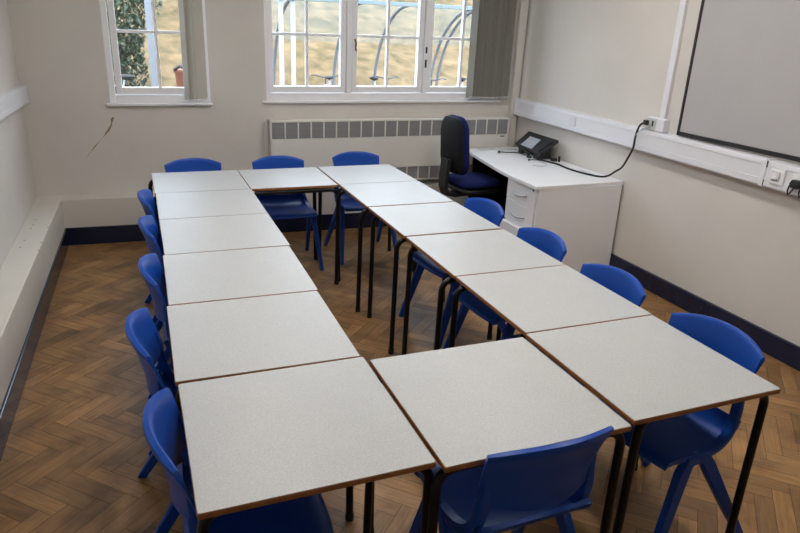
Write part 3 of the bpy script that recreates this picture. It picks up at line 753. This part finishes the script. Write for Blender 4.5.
# ------------------------------------------------------------------ outside
def outside():
    q = MB(); q.box((-14, 4.95, -.3), (26, 12.2, -.02)); q.build('ground_outside', M['dirt'], kind='structure')
    b = bmesh.new(); rnd = random.Random(9); nx, ny = 70, 26; V = []
    for j in range(ny+1):
        row = []
        for i in range(nx+1):
            x = -22+i*62/nx; t = j/ny; y = 11.6 + t*20; z = -.1 + t*9.5*(.75+.25*t) + rnd.uniform(-.07, .07) + .12*math.sin(x*.9+y*.7)
            row.append(b.verts.new((x, y, z)))
        V.append(row)
    for j in range(ny):
        for i in range(nx): b.faces.new((V[j][i], V[j][i+1], V[j+1][i+1], V[j+1][i]))
    me = bpy.data.meshes.new('grass_bank'); b.to_mesh(me); b.free(); o = bpy.data.objects.new('grass_bank', me); COL.objects.link(o); me.materials.append(M['bank'])
    for p in me.polygons: p.use_smooth = True
    o['kind'] = 'structure'
    # cycle shelter
    r = empty('cycle_shelter', (3.6, 9.8, -.02)); tag(r, 'open cycle shelter with curved grey hoops outside the wide window', 'shelter')
    inv = Matrix.Translation(Vector(r.location)).inverted()
    def hoop(x):
        pts = [(x, 10.62, -.02), (x, 10.60, .45)]
        for k in range(0, 13):
            a = PI/2*k/12; pts.append((x, 8.95+1.64*math.cos(a), .5+1.60*math.sin(a)))
        return pts
    for x in (1.25, 2.22, 3.30, 4.08, 5.22, 5.36, 6.4):
        q = MB(); q.sweep(hoop(x), .030, 8); q.bm.transform(inv); q.build('hoop', M['galv'], r, smooth=50)
    for x in (2.05, 2.23):
        q = MB(); q.box((x-.032, 9.0, -.02), (x+.032, 9.06, 2.09), .005); q.bm.transform(inv); q.build('post', M['whitemetal'], r)
    q = MB(); q.box((1.0, 8.92, 2.075), (6.6, 8.97, 2.135), .006); q.bm.transform(inv); q.build('front_rail', M['teal'], r)
    q = MB()
    q.sheet(lambda u, v: (1.0+5.6*u, 8.95+1.66*math.cos(PI/2*(.40+.60*v)), .53+1.61*math.sin(PI/2*(.40+.60*v))), 8, 12, .004); q.bm.transform(inv); q.build('roof_sheet', M['sheet'], r, smooth=50)
    q = MB(); q.box((.16, 9.0, -.02), (.25, 9.07, 3.2), .008); tag(q.build('lamp_post', M['galv']), 'pale grey post standing outside the small window', 'post')
    # bicycles
    def bike():
        r = empty('bicycle')
        for y in (-.52, .52):
            w = MB(); w.sweep([(0, y+.33*math.cos(2*PI*k/28), .34+.33*math.sin(2*PI*k/28)) for k in range(29)], .017, 8, cap=False); wo = w.build('wheel', M['rubber'], r, smooth=60)
            s = MB()
            for k in range(9): s.cyl((0, y, .34), (0, y+.32*math.cos(2*PI*k/9), .34+.32*math.sin(2*PI*k/9)), .002, 4)
            s.build('spokes', M['steel'], wo)
        f = MB()
        for a, c in (((0, .52, .34), (0, .36, .86)), ((0, .40, .74), (0, 0, .30)), ((0, .38, .82), (0, -.13, .78)), ((0, -.16, .88), (0, 0, .30)), ((0, 0, .30), (0, -.52, .34)), ((0, -.12, .74), (0, -.52, .34))): f.cyl(a, c, .017, 8)
        f.build('frame', M['bikewhite'], r, smooth=50)
        h = MB(); h.sweep([(-.25, .26, .985), (-.18, .32, 1.0), (-.05, .36, .97), (.05, .36, .97), (.18, .32, 1.0), (.25, .26, .985)], .010, 8); h.cyl((0, .36, .84), (0, .355, .98), .013, 8); h.build('handlebar', M['bikered'], r, smooth=50)
        h = MB(); h.ball((0, -.19, .93), .06, 1.1, 2.2, .55); h.cyl((0, -.15, .80), (0, -.17, .92), .013, 8); h.build('saddle', M['rubber'], r, smooth=60)
        return r
    b0 = bike()
    spots = [(2.98, 9.75, 158, 'bicycle parked outside the left casement of the wide window'), (3.86, 9.70, 186, 'bicycle parked outside the middle casement of the wide window'), (4.75, 9.5, 160, 'bicycle outside the right casement of the wide window, nearer its mullion'), (5.55, 9.75, 170, 'bicycle outside the right casement of the wide window, nearer the blind'), (-.35, 9.6, 75, 'bicycle outside the small window below the tree')]
    for i, (x, y, a, lab) in enumerate(spots):
        o = b0 if i == 0 else copy_tree(b0)
        o.location = (x, y, -.02); o.rotation_euler = (0, 0, math.radians(a)); tag(o, lab, 'bicycle', 'bicycles parked outside the windows')
    # orange red planter
    q = MB(); rings = [(.16, -.02), (.20, .5), (.23, .98), (.25, 1.0), (.25, 1.04), (.21, 1.04)]
    b = q.bm; R_ = []
    for rad, z in rings: R_.append([b.verts.new((.74+rad*math.cos(2*PI*k/20), 9.35+rad*math.sin(2*PI*k/20), z)) for k in range(20)])
    for i in range(len(R_)-1):
        for k in range(20): b.faces.new((R_[i][k], R_[i][(k+1) % 20], R_[i+1][(k+1) % 20], R_[i+1][k]))
    b.faces.new(R_[0][::-1]); b.faces.new(R_[-1])
    r = empty('planter', (.74, 9.35, -.02)); tag(r, 'orange red tub standing outside the small window', 'planter'); q.bm.transform(Matrix.Translation(-Vector(r.location))); q.build('tub', M['terracotta'], r, smooth=50)
    q = MB(); q.sweep([(.50, 9.26, 1.04), (.58, 9.16, 1.10), (.66, 9.11, 1.05), (.80, 9.13, 1.06)], .022, 8); q.bm.transform(Matrix.Translation(-Vector(r.location))); q.build('rim_cover', M['rubber'], r, smooth=60)
    # trees
    def tree(x, y, hgt, rad, seed, lab, n):
        rnd = random.Random(seed)
        r = empty('tree', (x, y, -.05)); tag(r, lab, 'tree')
        q = MB(); q.sweep([(0, 0, -.3), (.03, .02, hgt*.35), (-.02, .0, hgt*.8)], [.10, .07, .03], 8); q.build('trunk', M['bark'], r, smooth=60)
        b = bmesh.new()
        for _ in range(n):
            while True:
                p = Vector((rnd.uniform(-1, 1), rnd.uniform(-1, 1), rnd.uniform(-1, 1)))
                if .35 < p.length < 1: break
            p = Vector((p.x*rad*(1+.25*math.sin(p.z*6+seed)), p.y*rad, hgt*.58+p.z*hgt*.52))
            e = Matrix.Rotation(rnd.uniform(0, 6.28), 3, 'Z') @ Matrix.Rotation(rnd.uniform(-1.2, 1.2), 3, 'X'); s = rnd.uniform(.035, .08)
            vs = [b.verts.new(p + e @ Vector(v)*s) for v in ((0, -1, 0), (.5, -.2, .08), (0, 1, 0), (-.5, -.2, .08))]
            b.faces.new(vs)
        me = bpy.data.meshes.new('foliage'); b.to_mesh(me); b.free(); o = bpy.data.objects.new('foliage', me); COL.objects.link(o); me.materials.append(M['leaf']); o.parent = r
    tree(-.35, 12.3, 3.6, .75, 1, 'dense dark green tree filling the left pane of the small window', 6500)
outside()

# ------------------------------------------------------------------ light
w = bpy.data.worlds.new('overcast sky'); scene.world = w; w.use_nodes = True
nt = w.node_tree; bg = nt.nodes['Background']
tc = nt.nodes.new('ShaderNodeTexCoord'); sx = nt.nodes.new('ShaderNodeSeparateXYZ'); rp = nt.nodes.new('ShaderNodeValToRGB')
rp.color_ramp.elements[0].position = 0.; rp.color_ramp.elements[0].color = (.66, .81, 1.0, 1)
rp.color_ramp.elements[1].position = .8; rp.color_ramp.elements[1].color = (.76, .88, 1.0, 1)
nt.links.new(tc.outputs['Generated'], sx.inputs[0]); nt.links.new(sx.outputs['Z'], rp.inputs['Fac']); nt.links.new(rp.outputs['Color'], bg.inputs['Color'])
bg.inputs['Strength'].default_value = 9.0
def portal(name, s0, s1, z0, z1):
    ld = bpy.data.lights.new(name, 'AREA'); ld.shape = 'RECTANGLE'; ld.size = s1-s0; ld.size_y = z1-z0; ld.cycles.is_portal = True
    o = bpy.data.objects.new(name, ld); COL.objects.link(o); o.location = B((s0+s1)/2, -.16, (z0+z1)/2); o.rotation_euler = (-PI/2, 0, 0)
for i, wv in enumerate(WIN): portal('sky_portal', *wv)
def add_fill_light(x, y, lab):  # added out-of-view fill lights; daylight alone leaves the room too dim
    r = empty('added_fill_light', (x, y, H)); tag(r, lab, 'added fill light', 'added fill lights on the ceiling, out of view')
    q = MB(); q.box((-.10, -.62, -.05), (.10, .62, 0), .004); q.build('fill_housing', M['white'], r)
    q = MB(); q.box((-.085, -.60, -.075), (.085, .60, -.045), .01); q.build('diffuser', M['fill'], r)
add_fill_light(.55, .5, 'added unseen fill light on the ceiling over the left tables'); add_fill_light(2.2, .5, 'added unseen fill light on the ceiling over the right tables')
add_fill_light(.55, 2.3, 'added unseen fill light on the ceiling over the far left tables'); add_fill_light(2.2, 2.3, 'added unseen fill light on the ceiling over the far right tables')

vs = scene.view_settings
vs.view_transform = 'Standard'; vs.look = 'None'; vs.exposure = .08; vs.gamma = 1.; vs.use_curve_mapping = False
scene.cycles.max_bounces = 10; scene.cycles.diffuse_bounces = 6; scene.cycles.sample_clamp_indirect = 8
scene.cycles.use_denoising = True
